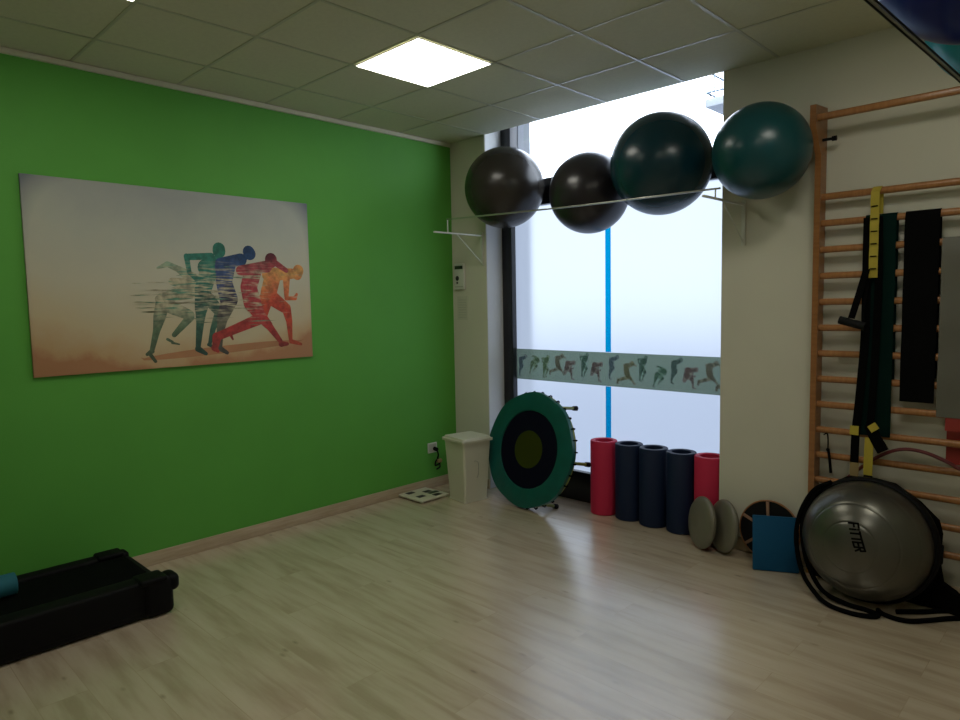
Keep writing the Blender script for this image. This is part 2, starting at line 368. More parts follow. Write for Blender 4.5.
# outside
w = MB(); w.box(.25, .533, RD+.056, RD+.22, -.05, 4.2); w.box(.25, 2.8, RD+.056, RD+.22, -.05, .23); w.box(2.49, 2.9, RD+.075, RD+.22, .23, 4.2)
struct(w.build('trim_6', M_ext))
w = MB(); w.box(-14, 14, RD+.25, 24, -.12, -.06); struct(w.build('pavement', M_pave)); 
bal = thing('balcony_block', 'pale building with railed balcony seen through the clear top pane', 'building', (.8, 7, 0))
w = MB(); w.box(.3, 2.6, 6.2, 8.4, -.06, 8.0); w.build('facade', M_ext, bal)
w = MB(); w.box(-.29, 2.2, 5.5, 6.2, 4.47, 4.59, .01); w.build('balcony_slab', M_ext, bal)
bx = -.27; w = MB()
for z in (4.99, 4.68): w.cyl((bx, 5.52, z), (2.1, 5.52, z), .013); w.cyl((bx, 5.52, z), (bx, 6.2, z), .013)
for k in range(20): w.cyl((bx+k*.12, 5.52, 4.59), (bx+k*.12, 5.52, 4.99), .007, seg=6)
for k in range(1, 6): w.cyl((bx, 5.52+k*.12, 4.59), (bx, 5.52+k*.12, 4.99), .007, seg=6)
w.build('railing', M_extd, bal)

# ================================================================ ceiling lights
def ceiling_light(x0, y0, label):
    t = thing('ceiling_light', label, 'ceiling light', (x0+.3, y0+.3, H-.016), 'square ceiling light panels')
    d = MB(); d.box(x0+.022, x0+.578, y0+.022, y0+.578, H-.012, H-.005); d.build('diffuser', M_lamp, t)
    m = MB()
    for q in ((x0+.012, x0+.588, y0+.012, y0+.022), (x0+.012, x0+.588, y0+.578, y0+.588), (x0+.012, x0+.022, y0+.022, y0+.578), (x0+.578, x0+.588, y0+.022, y0+.578)):
        m.box(*q, H-.009, H-.0035)
    m.build('frame', M_lampf, t)
ceiling_light(1.047, -1.778, 'square white ceiling light panel glowing in front of the window')
ceiling_light(1.047, -3.578, 'ceiling light panel above the treadmill end, only its tip in view at the top edge')
ceiling_light(3.447, -1.778, 'ceiling light panel out of view over the stall bars')
ceiling_light(3.447, -3.578, 'ceiling light panel out of view overhead of the camera')

# ================================================================ canvas print
cv = thing('canvas_print', 'large unframed canvas print of coloured sprinting runners on the green wall', 'picture', (.001, -2.3765, 1.255))
def canvas_mat():
    m = bpy.data.materials.new('printed canvas'); m.use_nodes = True; nt = m.node_tree; N = nt.nodes.new; L = nt.links.new; b = nt.nodes['Principled BSDF']
    tc = N('ShaderNodeTexCoord'); sp = N('ShaderNodeSeparateXYZ'); L(tc.outputs['Object'], sp.inputs[0])
    n = N('ShaderNodeTexNoise'); n.inputs['Scale'].default_value = 2.2; n.inputs['Detail'].default_value = 7; n.inputs['Roughness'].default_value = .6; L(tc.outputs['Object'], n.inputs['Vector'])
    def mth(op, a, bv):
        q = N('ShaderNodeMath'); q.operation = op
        for i, v in enumerate((a, bv)):
            if isinstance(v, (int, float)): q.inputs[i].default_value = v
            else: L(v, q.inputs[i])
        return q.outputs[0]
    z = mth('ADD', mth('DIVIDE', sp.outputs['Z'], 1.128), mth('MULTIPLY', mth('SUBTRACT', n.outputs['Fac'], .5), .35))
    # arch: edges of the print are oranger lower down
    yy = mth('DIVIDE', sp.outputs['Y'], .9); z = mth('SUBTRACT', z, mth('MULTIPLY', mth('MULTIPLY', yy, yy), .14))
    r = N('ShaderNodeValToRGB'); e = r.color_ramp.elements
    e[0].position = 0.0; e[0].color = (.48, .24, .12, 1); e[1].position = .97; e[1].color = (.33, .345, .32, 1)
    for p, c in ((.05, (.57, .38, .20, 1)), (.17, (.60, .50, .31, 1)), (.42, (.54, .51, .38, 1)), (.70, (.43, .44, .36, 1))):
        q = e.new(p); q.color = c
    L(z, r.inputs['Fac'])
    # dark blue upper corners printed on the canvas
    u = mth('ADD', mth('POWER', mth('ABSOLUTE', yy, 0), 6), mth('POWER', mth('DIVIDE', mth('MAXIMUM', mth('SUBTRACT', sp.outputs['Z'], .45), 0), .72), 4))
    cr = N('ShaderNodeValToRGB'); cr.color_ramp.elements[0].position = .52; cr.color_ramp.elements[1].position = 1.05
    cr.color_ramp.elements[0].color = (0, 0, 0, 1); cr.color_ramp.elements[1].color = (1, 1, 1, 1)
    L(mth('MULTIPLY', u, .62), cr.inputs['Fac'])
    mx = N('ShaderNodeMix'); mx.data_type = 'RGBA'; L(mth('MULTIPLY', cr.outputs['Color'], .75), mx.inputs['Factor']); L(r.outputs['Color'], mx.inputs[6]); mx.inputs[7].default_value = (.07, .085, .14, 1)
    L(mx.outputs[2], b.inputs['Base Color']); b.inputs['Roughness'].default_value = .6; b.inputs['Specular IOR Level'].default_value = .3
    return m
w = MB(); w.box(.002, .020, -3.27, -1.483, 1.255, 2.383, .002); w.build('canvas', canvas_mat(), cv)
def ink(name, stops, streak):
    """printed figure: colour runs with height, broken by wind-blown paper streaks"""
    m = bpy.data.materials.new(name); m.use_nodes = True; nt = m.node_tree; N = nt.nodes.new; L = nt.links.new; b = nt.nodes['Principled BSDF']
    tc = N('ShaderNodeTexCoord'); sp = N('ShaderNodeSeparateXYZ'); L(tc.outputs['Object'], sp.inputs[0])
    n = N('ShaderNodeTexNoise'); n.inputs['Scale'].default_value = 9; n.inputs['Detail'].default_value = 5; L(tc.outputs['Object'], n.inputs['Vector'])
    q = N('ShaderNodeMath'); q.operation = 'MULTIPLY_ADD'; L(n.outputs['Fac'], q.inputs[0]); q.inputs[1].default_value = .3; q.inputs[2].default_value = -.15
    s = N('ShaderNodeMath'); s.operation = 'ADD'; L(q.outputs[0], s.inputs[0]); L(sp.outputs['Z'], s.inputs[1])
    r = N('ShaderNodeValToRGB'); e = r.color_ramp.elements
    e[0].position = stops[0][0]; e[0].color = (*stops[0][1], 1); e[1].position = stops[-1][0]; e[1].color = (*stops[-1][1], 1)
    for p, c in stops[1:-1]: k = e.new(p); k.color = (*c, 1)
    L(s.outputs[0], r.inputs['Fac'])
    mp = N('ShaderNodeMapping'); mp.inputs['Scale'].default_value = (1, 2.2, 22); n2 = N('ShaderNodeTexNoise'); n2.inputs['Scale'].default_value = 3.2; n2.inputs['Detail'].default_value = 6
    L(tc.outputs['Object'], mp.inputs['Vector']); L(mp.outputs['Vector'], n2.inputs['Vector'])
    r2_ = N('ShaderNodeValToRGB'); r2_.color_ramp.elements[0].position = streak; r2_.color_ramp.elements[1].position = streak+.14
    r2_.color_ramp.elements[0].color = (0, 0, 0, 1); r2_.color_ramp.elements[1].color = (1, 1, 1, 1); L(n2.outputs['Fac'], r2_.inputs['Fac'])
    # streaks only around the middle of the bodies
    zr = N('ShaderNodeMapRange'); zr.inputs['From Min'].default_value = .25; zr.inputs['From Max'].default_value = .40; L(sp.outputs['Z'], zr.inputs['Value'])
    zr2 = N('ShaderNodeMapRange'); zr2.inputs['From Min'].default_value = .70; zr2.inputs['From Max'].default_value = .58; L(sp.outputs['Z'], zr2.inputs['Value'])
    mm = N('ShaderNodeMath'); mm.operation = 'MULTIPLY'; L(zr.outputs[0], mm.inputs[0]); L(zr2.outputs[0], mm.inputs[1])
    m3 = N('ShaderNodeMath'); m3.operation = 'MULTIPLY'; L(mm.outputs[0], m3.inputs[0]); L(r2_.outputs['Color'], m3.inputs[1])
    mx = N('ShaderNodeMix'); mx.data_type = 'RGBA'; L(m3.outputs[0], mx.inputs['Factor']); L(r.outputs['Color'], mx.inputs[6]); mx.inputs[7].default_value = (.46, .42, .28, 1)
    n3 = N('ShaderNodeTexNoise'); n3.inputs['Scale'].default_value = 26; n3.inputs['Detail'].default_value = 4; L(tc.outputs['Object'], n3.inputs['Vector'])
    r3 = N('ShaderNodeValToRGB'); r3.color_ramp.elements[0].position = .35; r3.color_ramp.elements[1].position = .62
    r3.color_ramp.elements[0].color = (.55, .55, .55, 1); r3.color_ramp.elements[1].color = (1.25, 1.2, 1.15, 1); L(n3.outputs['Fac'], r3.inputs['Fac'])
    m4 = N('ShaderNodeMix'); m4.data_type = 'RGBA'; m4.blend_type = 'MULTIPLY'; m4.inputs['Factor'].default_value = .8; L(mx.outputs[2], m4.inputs[6]); L(r3.outputs['Color'], m4.inputs[7])
    L(m4.outputs[2], b.inputs['Base Color']); b.inputs['Roughness'].default_value = .65
    return m
inks = {'A': ink('pale green ink', [(.05, (.05, .07, .035)), (.25, (.10, .16, .09)), (.45, (.10, .26, .17)), (.68, (.20, .34, .24))], .36),
        'B': ink('green ink', [(.08, (.02, .055, .04)), (.25, (.05, .14, .09)), (.42, (.03, .10, .08)), (.60, (.03, .20, .15)), (.78, (.02, .16, .11))], .46),
        'C': ink('blue ink', [(.08, (.05, .05, .04)), (.26, (.12, .12, .08)), (.42, (.03, .02, .05)), (.55, (.06, .10, .25)), (.74, (.01, .05, .14))], .46),
        'D': ink('red ink', [(.08, (.30, .04, .03)), (.30, (.42, .04, .035)), (.50, (.40, .05, .06)), (.66, (.34, .05, .06)), (.74, (.09, .012, .018))], .49),
        'E': ink('orange ink', [(.10, (.42, .07, .03)), (.38, (.50, .06, .03)), (.52, (.60, .18, .06)), (.62, (.64, .34, .10)), (.70, (.58, .20, .06))], .60)}
names = {'A': 'faded pale green runner', 'B': 'green runner', 'C': 'blue runner', 'D': 'red runner', 'E': 'orange runner in front'}
for li, k in enumerate('ABCED'):
    w = MB(); j = 0
    for (a_, b_, ra, c_, d_, rb) in RUN[k]:
        w.face([(.0203+.0004*li+.00002*j, y, z) for y, z in capsule_pts(a_, b_, ra, c_, d_, rb, 8)]); j += 1
    o = w.build('printed_runner', inks[k], cv, normals=False, smooth=False); o['label'] = names[k]
w = MB()
for k in range(70):
    y = random.uniform(-2.75, -1.95); z = random.gauss(1.70, .075); l = random.uniform(.04, .22); h = random.uniform(.0012, .005)
    w.face([(.0224, y, z), (.0224, y+l*.3, z-h), (.0224, y+l, z), (.0224, y+l*.3, z+h)])
w.build('printed_streaks', inks['A'], cv, normals=False, smooth=False)
w = MB(); w.face([(.02025, -2.70+2*0, 1.330)] + [(.02025, -2.14+.56*math.cos(t), 1.345+.030*math.sin(t)+.03*math.cos(t)) for t in [PI*(1-k/12) for k in range(1, 12)]] + [(.02025, -1.55, 1.385)] + [(.02025, -2.14+.56*math.cos(t), 1.345+.022*math.sin(t)+.03*math.cos(t)) for t in [-PI*k/12 for k in range(1, 12)]])
w.build('printed_track', mat('rust ink', (.42, .20, .09), .65, noise=.12, nscale=7), cv, normals=False, smooth=False)

# ================================================================ treadmill
tm = thing('treadmill', 'long black treadmill deck lying along the green wall', 'treadmill', (.45, -3.6, 0))
w = MB(); w.box(.24, .66, -4.45, -2.93, .165, .190, .01); w.build('running_belt', M_belt, tm)
for x0, x1 in ((.145, .235), (.665, .785)):
    w = MB(); w.box(x0, x1, -4.45, -2.90, .03, .205, .018, seg=3); w.build('side_rail', M_plasticb, tm)
w = MB(); w.box(.23, .67, -4.45, -2.95, .03, .16, .01); w.box(.66, .782, -4.45, -2.98, .012, .08, .01); w.box(.148, .24, -4.45, -2.98, .012, .08, .01); w.build('deck_base', M_plasticb, tm)
w = MB(); w.cyl((.23, -2.925, .135), (.67, -2.925, .135), .045, seg=20); w.build('rear_roller', M_rubber, tm)
for s_, x0, x1, ye in ((-1, .140, .240, -2.90), (1, .675, .802, -2.865)):
    w = MB(); w.box(x0, x1, ye-.15, ye, .005, .205, .03, seg=4)
    if s_ > 0: w.box(x0+.004, x1-.004, ye-.04, ye+.035, .115, .208, .03, seg=4)
    w.box(x0-.004, x1+.006, ye-.17, ye-.03, .185, .216, .014, seg=3)
    w.build('end_cap', M_plasticb, tm)
w = MB(); w.box(.12, .78, -4.95, -4.42, .02, .30, .05, seg=4); w.build('motor_cover', M_plasticb, tm)
for x in (.15, .75):
    w = MB(); w.tube([(x, -4.6, .2), (x, -4.72, .9), (x, -4.66, 1.25)], .03, 10, 4); w.build('upright', M_plasticb, tm)
w = MB(); w.box(.14, .76, -4.78, -4.55, 1.22, 1.34, .03); w.build('console', M_plasticb, tm)
w = MB(); w.cyl((.40, -4.1, .248), (.40, -3.50, .248), .056, seg=28); w.torus((.40, -3.502, .248), (0, 1, 0), .047, .009, 28, 8)
o = w.build('rolled_mat', M_teal, origin=(.35, -3.8, .2)); tag(o, 'teal rolled mat lying on the treadmill at the left edge', 'mat')
# ================================================================ bin, scale, socket
KB = Matrix.Translation((.485, -.335, 0)) @ Matrix.Rotation(R(-9), 4, 'Z')
bn = thing('waste_bin', 'tall cream swing-lid waste bin standing in the corner', 'bin', (.485, -.335, 0))
w = MB(KB)
def frust(w, a0, b0, z0, a1, b1, z1, bev=.012):
    vs = []
    for a, b_, z in ((a0, b0, z0), (a1, b1, z1)):
        for sx, sy in ((-1, -1), (1, -1), (1, 1), (-1, 1)):
            vs += [w.bm.verts.new(Vector((sx*a-(sx*bev if (k == 0) == (sx*sy > 0) else 0), sy*b_-(sy*bev if (k == 1) == (sx*sy > 0) else 0), z))) for k in (1, 0)]
    lo, hi = vs[:8], vs[8:]
    for i in range(8): w.bm.faces.new((lo[i], lo[(i+1) % 8], hi[(i+1) % 8], hi[i]))
    w.bm.faces.new(lo[::-1]); w.bm.faces.new(hi); w._fin(vs)
frust(w, .118, .118, .002, .118, .118, .012); frust(w, .114, .114, .012, .142, .138, .500); w.build('bin_body', M_white, bn)
w = MB(KB); frust(w, .158, .154, .501, .158, .154, .520, .012); frust(w, .148, .144, .5205, .140, .136, .536, .012); w.build('lid', M_white, bn)
w = MB(KB); w.tube([(.128, .0, .20), (.1305, .012, .23), (.1355, .012, .32), (.137, -.015, .345), (.137, -.03, .345)], .003, 6, 4); w.build('moulded_mark', M_grey, bn)

sc = thing('bathroom_scale', 'flat white body scale with dark foot pads on the floor beside the bin', 'scale', (.17, -.555, 0))
w = MB(); w.box(.018, .322, -.71, -.405, .010, .030, .008, seg=3)
for x in (.05, .29):
    for y in (-.68, -.435): w.cyl((x, y, .0), (x, y, .012), .015)
w.build('scale_body', M_white, sc)
for x0, y0, x1, y1 in ((.045, -.66, .10, -.585), (.115, -.53, .165, -.455), (.19, -.665, .245, -.59), (.245, -.535, .30, -.46)):
    w = MB(); w.box(x0, x1, y0, y1, .0295, .0315, .0008); w.build('foot_pad', M_dark, sc)
w = MB(); w.box(.175, .225, -.53, -.425, .0295, .0325, .001); w.build('display', M_screen, sc)

so = thing('wall_socket', 'white wall socket low on the green wall with a plug in it', 'socket', (.001, -.30, .355))
w = MB(); w.box(.0005, .012, -.355, -.250, .315, .405, .004); w.build('socket_plate', M_whitem, so)
w = MB(); w.box(.0122, .0135, -.345, -.262, .325, .395); w.build('socket_insert', M_grey, so)
pc = thing('plug_cable', 'dark plug with a looped cable hanging from the wall socket', 'cable', (.016, -.285, .345))
w = MB(); w.cyl((.014, -.285, .352), (.05, -.285, .345), .017, seg=14); w.build('plug', M_plasticb, pc)
w = MB(); w.tube([(.05, -.285, .345), (.06, -.28, .30), (.035, -.265, .26), (.05, -.25, .225), (.03, -.29, .20), (.045, -.30, .24), (.03, -.26, .25), (.05, -.255, .19), (.03, -.28, .165)], .007, 8, 6); w.build('cable', M_plasticb, pc)
w = MB(); w.box(.03, .065, -.285, -.235, .225, .258, .008); w.build('cable_adapter', M_tan, pc)

# wall controller and notice on the white pillar
th = thing('wall_thermostat', 'white wall controller with dark display on the narrow wall beside the window', 'thermostat', (.105, 0, 1.87))
w = MB(); w.box(.045, .165, -.026, -.0005, 1.755, 1.985, .006, seg=3); w.build('case', M_whitem, th)
w = MB(); w.box(.055, .155, -.0275, -.0255, 1.935, 1.965, .0008); w.build('display', M_screen, th)
w = MB(); w.lathe([(0, 0), (.022, 0), (.018, .004), (0, .004)], (.085, -.026, 1.855), (0, -1, 0), 20); w.cyl((.085, -.026, 1.815), (.085, -.029, 1.815), .010); w.build('button', M_dark, th)
w = MB(); w.box(.055, .160, -.0275, -.0255, 1.775, 1.785); w.build('label_strip', M_grey, th)
nt_ = MB(); nt_.box(.055, .185, -.004, -.0005, 1.485, 1.695)
nt_.mi = 1
for k in range(8): nt_.box(.070, .17, -.0046, -.0039, 1.505+k*.022, 1.511+k*.022)
o = nt_.build('wall_notice', [M_paper, M_grey], origin=(.12, -.001, 1.485)); tag(o, 'pale printed notice on the narrow wall below the controller', 'notice')

# ================================================================ mini trampoline
TC = Vector((1.015, -.172, .462)); t_ = R(12)
tr = thing('mini_trampoline', 'round green mini trampoline leaning upright against the window', 'trampoline', (1.035, -.25, 0))
TM = Matrix.Translation(TC) @ Matrix.Rotation(R(-4), 4, 'Z') @ Matrix.Rotation(R(90)-t_, 4, 'X')   # local z = -y tilted up
def ringpt(a, r, h=0): return (r*math.cos(a), r*math.sin(a), h)
w = MB(TM); n = 60
prof = []
# padded skirt in eight panels with wavy rims
vi, vo, vb = [], [], []
for i in range(96):
    a = 2*PI*i/96; wob = .5+.5*math.cos(8*a)
    vi.append(w.bm.verts.new(ringpt(a, .312, .014))); vo.append(w.bm.verts.new(ringpt(a, .37, .026-.006*wob**6))); vb.append(w.bm.verts.new(ringpt(a, .452+.008*wob, .012)))
ve = [w.bm.verts.new(ringpt(2*PI*i/96, .458+.006*math.cos(8*2*PI*i/96), -.022)) for i in range(96)]
vu = [w.bm.verts.new(ringpt(2*PI*i/96, .308, .004)) for i in range(96)]
for a_, b_ in ((vi, vo), (vo, vb), (vb, ve), (vu, vi)):
    for i in range(96): j = (i+1) % 96; w.bm.faces.new((a_[i], a_[j], b_[j], b_[i]))
w._fin(vi+vo+vb+ve+vu); w.build('padded_skirt', M_skirt, tr)
w = MB(TM); w.lathe([(0, .000), (.40, .000), (.40, .004), (0, .004)], (0, 0, 0), (0, 0, 1), 64); w.build('jumping_mat', M_mat, tr)
w = MB(TM); w.lathe([(0, .0045), (.150, .0045), (.150, .0052), (0, .0052)], (0, 0, 0), (0, 0, 1), 48); w.build('centre_print', M_olive, tr)
w = MB(TM); w.torus((0, 0, -.030), (0, 0, 1), .440, .016, 72, 10); w.build('ring_frame', M_frame, tr)
for k in range(32):
    w = MB(TM); a = 2*PI*(k+.5)/32; w.tube([ringpt(a, .40, .0), ringpt(a, .458, -.012), ringpt(a, .462, -.04), ringpt(a, .43, -.05)], .006, 6, 2); w.build('elastic_cord', M_webk, tr)
for deg in (55, -5, -65, 115, 175, 235):
    a = R(deg); w = MB(TM); w.tube([ringpt(a, .44, -.03), ringpt(a, .455, -.185)], .013, 10); lg = w.build('leg', M_frame, tr)
    w = MB(TM); w.cyl(ringpt(a, .453, -.165), ringpt(a, .457, -.205), .018, .020, 12); w.build('rubber_foot', M_rubber, lg)

# ================================================================ foam rollers
def roller_mesh(m, name_label, x, y):
    w = MB(); w.lathe([(.068, .002), (.0965, .002), (.1025, .008), (.1025, .561), (.0985, .567), (.070, .567), (.066, .563), (.066, .008)], (x, y, 0), (0, 0, 1), 40, closed=True)
    o = w.build('foam_roller', m, origin=(x, y, 0)); tag(o, name_label, 'foam roller', 'upright foam rollers by the window'); return o
rr = roller_mesh(M_red, 'leftmost upright foam roller, red, next to the trampoline', 1.552, .085)
rb = roller_mesh(M_navy, 'navy foam roller standing right beside the left red roller', 1.768, .095)
for lab, x, y, src in (('middle navy foam roller in the row of five by the window', 1.978, .085, rb), ('navy foam roller standing behind the front balance cushion', 2.196, .085, rb), ('red foam roller at the right end of the row beside the wall', 2.403, .090, rr)):
    o = src.copy(); COL.objects.link(o); o.location = (x-.0, y, 0); o['label'] = lab

# ================================================================ balance cushions, wobble board, pad
def cushion(c, az, tilt, label):
    ax = Vector((math.sin(R(az))*math.cos(R(tilt)), -math.cos(R(az))*math.cos(R(tilt)), math.sin(R(tilt))))
    w = MB(); pr = [(0, .030)]+[(.165*math.sin(k/10*PI/2)**.9, .034*math.cos(k/10*PI/2)**.55) for k in range(1, 10)]+[(.168, .006), (.168, -.006)]+[(.165*math.sin(k/10*PI/2)**.9, -.034*math.cos(k/10*PI/2)**.55) for k in range(9, 0, -1)]+[(0, -.030)]
    w.lathe(pr, c, ax, 48)
    return ax, w
t1 = thing('balance_cushion', 'round grey air cushion leaning in front of the foam rollers', 'balance cushion', (2.455, -.15, 0), 'grey balance cushions')
ax, w = cushion((2.455, -.130, .170), -38, 8, ''); w.build('cushion', M_disc, t1)
w = MB(); w.cyl(Vector((2.455, -.130, .170))-ax*.03, Vector((2.455, -.130, .170))-ax*.036, .01); w.build('valve', M_plug, t1)
t2 = thing('balance_cushion', 'round grey air cushion leaning against the wall behind the first one', 'balance cushion', (2.585, -.11, 0), 'grey balance cushions')
ax, w = cushion((2.590, -.105, .170), -38, 8, ''); w.build('cushion', M_disc, t2)
w = MB(); w.cyl(Vector((2.590, -.105, .170))-ax*.03, Vector((2.590, -.105, .170))-ax*.036, .01); w.build('valve', M_plug, t2)

wb = thing('wobble_board', 'round dark wobble board with wooden spokes leaning on the wall', 'wobble board', (2.86, -.06, 0))
WM = Matrix.Translation((2.862, -.062, .190)) @ Matrix.Rotation(R(90-7), 4, 'X')
w = MB(WM); w.lathe([(0, -.008), (.182, -.008), (.182, .004), (0, .004)], (0, 0, 0), (0, 0, 1), 48); w.build('dark_disc', M_rubber, wb)
w = MB(WM); w.torus((0, 0, .0), (0, 0, 1), .182, .0055, 48, 8); w.build('wooden_rim', M_wood, wb)
for k in range(6):
    a = R(35+k*61); w = MB(WM); w.box(.03, .176, -.009, .009, .004, .013, .002, T=Matrix.Rotation(a, 4, 'Z')); w.build('wooden_spoke', M_spoke, wb)
PMx = Matrix.Translation((2.965, -.222, .001)) @ Matrix.Rotation(R(27), 4, 'Z') @ Matrix.Rotation(R(-11), 4, 'X')
w = MB(PMx); w.box(-.127, .127, 0, .022, .003, .325, .005); o = w.build('foam_pad', M_blue, origin=(2.965, -.22, 0)); tag(o, 'square blue foam pad leaning in front of the wobble board', 'foam pad')

# ================================================================ stall bars
sb = thing('stall_bars', 'wooden stall bars ladder mounted on the right of the back wall', 'stall bars', (3.58, -.07, 0))
for x0 in (3.098, 4.01):
    w = MB(); w.prism([(x0, -.015, .001), (x0, -.110, .001), (x0, -.110, 2.42), (x0, -.205, 2.56), (x0, -.205, 2.675), (x0, -.015, 2.69)], (.032, 0, 0)); w.build('side_post', M_wood, sb)
w = MB(); w.box(3.10, 4.04, -.188, -.155, 2.590, 2.627, .010, seg=3); w.build('top_bar', M_rung, sb)
zs = [2.187-.1475*k for k in range(14)]
for z in zs:
    w = MB(); w.sweep([(3.12, -.075, z), (4.02, -.075, z)], [(.016*math.cos(2*PI*i/14), .019*math.sin(2*PI*i/14)) for i in range(14)]); w.build('rung', M_rung, sb)
w = MB(); w.cyl((3.130, -.09, 2.500), (3.195, -.09, 2.500), .008, seg=10); w.cyl((3.18, -.09, 2.500), (3.202, -.09, 2.500), .014, seg=12); w.build('bolt', M_rubber, sb)
for x, z in ((3.114, 2.3), (3.114, .4), (4.026, 2.3), (4.026, .4)):
    w = MB(); w.box(x-.012, x+.012, -.0155, -.0005, z-.03, z+.03); w.build('wall_bracket', M_chrome, sb)

# bands draped over the rungs
def drape(name, m, x0, x1, zr, zb, y, label, cat, th=.004, back=.3, wave=.004, taper=0, group=None, xb=0):
    path = [(-.050, zr-back), (-.050, zr-.03), (-.062, zr+.018), (-.075, zr+.0235), (-.088, zr+.020), (y, zr-.01)]
    k = 14
    for i in range(1, k+1):
        z = zr-.01-(zr-.01-zb)*i/k; path.append((y-.002-wave*math.sin(i*1.3), z))
    w = MB(); a, b_ = [], []
    for i, (yy, zz) in enumerate(path):
        t = max(0, i-5)/k
        xa, xc = x0+taper*t+xb*t, x1-taper*t+xb*t
        p = path[min(i+1, len(path)-1)]; q = path[max(i-1, 0)]
        tn = Vector((0, p[0]-q[0], p[1]-q[1])).normalized(); nn = Vector((0, tn.z, -tn.y))*-th
        a.append([w.bm.verts.new(Vector((xa, yy, zz))), w.bm.verts.new(Vector((xc, yy, zz))), w.bm.verts.new(Vector((xc, yy, zz))+nn), w.bm.verts.new(Vector((xa, yy, zz))+nn)])
    for r0, r1 in zip(a, a[1:]):
        for i in range(4): j = (i+1) % 4; w.bm.faces.new((r0[i], r0[j], r1[j], r1[i]))
    w.bm.faces.new(a[0]); w.bm.faces.new(a[-1][::-1])
    return w
def band(name, m, label, *a, **k):
    w = drape(name, m, *a, '', '', **k); o = w.build(name, m, origin=((a[0]+a[1])/2, -.1, a[3])); return tag(o, label, 'exercise band', 'bands hung on the stall bars')
band('exercise_band', M_bandg, 'wide dark green exercise band hung behind the black straps', 3.358, 3.507, zs[1], .86, -.100, back=.9)
band('exercise_band', M_bandk, 'widest black exercise band hung between the green and taupe ones', 3.545, 3.70, zs[1], 1.062, -.100, back=.85)
band('exercise_band', M_bandy, 'taupe grey exercise band hung at the right edge of the picture', 3.712, 3.86, zs[2], .995, -.100, back=.85)
# red band behind the rungs
w = MB(); w.bm.free()
zz = zs[8]
w = MB(); P = [(-.045, .745), (-.045, .90), (-.050, zz), (-.060, zz+.020), (-.075, zz+.0235), (-.090, zz+.018), (-.0965, zz-.02), (-.097, zz-.08)]
a = [[w.bm.verts.new(Vector((x, y+o_, z))) for x, o_ in ((3.752, 0), (3.88, 0), (3.88, .003), (3.752, .003))] for y, z in P]
for r0, r1 in zip(a, a[1:]):
    for i in range(4): j = (i+1) % 4; w.bm.faces.new((r0[i], r0[j], r1[j], r1[i]))
w.bm.faces.new(a[0]); w.bm.faces.new(a[-1][::-1])
o = w.build('exercise_band', M_bandr, origin=(3.83, -.06, .745)); tag(o, 'red exercise band below the taupe one, passing behind a rung', 'exercise band', 'bands hung on the stall bars')

# yellow strap with ticks
ym = thing('yellow_strap', 'yellow strap with black marks hung over the top rung', 'strap', (3.41, -.11, 2.2))
w = drape('', None, 3.390, 3.432, zs[0], 1.722, -.130, '', '', th=.003, back=.12, wave=.002); w.mi = 1
for k in range(6): z = 2.10-k*.066; w.box(3.396, 3.426, -.1400, -.1345, z-.0028, z+.0028)
w.build('strap', [M_yellow, M_tick], ym)

# suspension trainer
st = thing('suspension_trainer', 'black and yellow suspension trainer straps hanging in front of the green band', 'suspension trainer', (3.4, -.15, .7))
def strap(path, width, m, name, th=.004, n=5):
    w = MB(); P = catmull(path, n); a = []
    for i, p in enumerate(P):
        t = (P[min(i+1, len(P)-1)]-P[max(i-1, 0)]).normalized(); sd = t.cross(Vector((0, -1, 0)))
        if sd.length < .1: sd = Vector((1, 0, 0))
        sd.normalize(); nn = t.cross(sd).normalized()
        a.append([w.bm.verts.new(p+sd*u*width/2+nn*v*th/2) for u, v in ((-1, -1), (1, -1), (1, 1), (-1, 1))])
    for r0, r1 in zip(a, a[1:]):
        for i in range(4): j = (i+1) % 4; w.bm.faces.new((r0[i], r0[j], r1[j], r1[i]))
    w.bm.faces.new(a[0]); w.bm.faces.new(a[-1][::-1]); return w.build(name, m, st)
strap([(3.375, -.116, 2.045), (3.378, -.124, 1.75), (3.380, -.130, 1.40), (3.362, -.135, 1.05), (3.352, -.145, .88), (3.350, -.150, .695)], .042, M_webk, 'hanging_strap')
strap([(3.430, -.116, 2.045), (3.437, -.124, 1.75), (3.436, -.137, 1.40), (3.428, -.142, 1.05), (3.420, -.152, .90)], .036, M_webk, 'hanging_strap')
strap([(3.425, -.155, .93), (3.45, -.165, .87), (3.495, -.175, .795)], .055, M_webk, 'foot_cradle', th=.02)
strap([(3.385, -.150, 1.77), (3.360, -.170, 1.65), (3.326, -.185, 1.505)], .034, M_webk, 'handle_strap')
strap([(3.395, -.150, 1.70), (3.385, -.180, 1.58), (3.385, -.190, 1.475)], .014, M_webk, 'handle_strap')
w = MB(); w.cyl((3.268, -.19, 1.498), (3.395, -.19, 1.462), .022, seg=16); w.build('handle_grip', M_rubber, st)
strap([(3.427, -.172, .860), (3.425, -.175, .75), (3.425, -.176, .655)], .044, M_yellow, 'yellow_loop')
strap([(3.353, -.158, .71), (3.353, -.158, .635)], .044, M_tan, 'tan_tab', n=2)
strap([(3.348, -.158, .915), (3.348, -.160, .865)], .044, M_yellow, 'yellow_tab', n=2)
strap([(3.435, -.180, .935), (3.458, -.184, .905)], .045, M_yellow, 'yellow_tab', n=2)
w = MB(); w.box(3.405, 3.447, -.185, -.165, .632, .655, .004); w.build('buckle', M_plasticb, st)
w = MB(); w.box(3.335, 3.372, -.168, -.150, .615, .635, .004); w.build('buckle', M_plasticb, st)
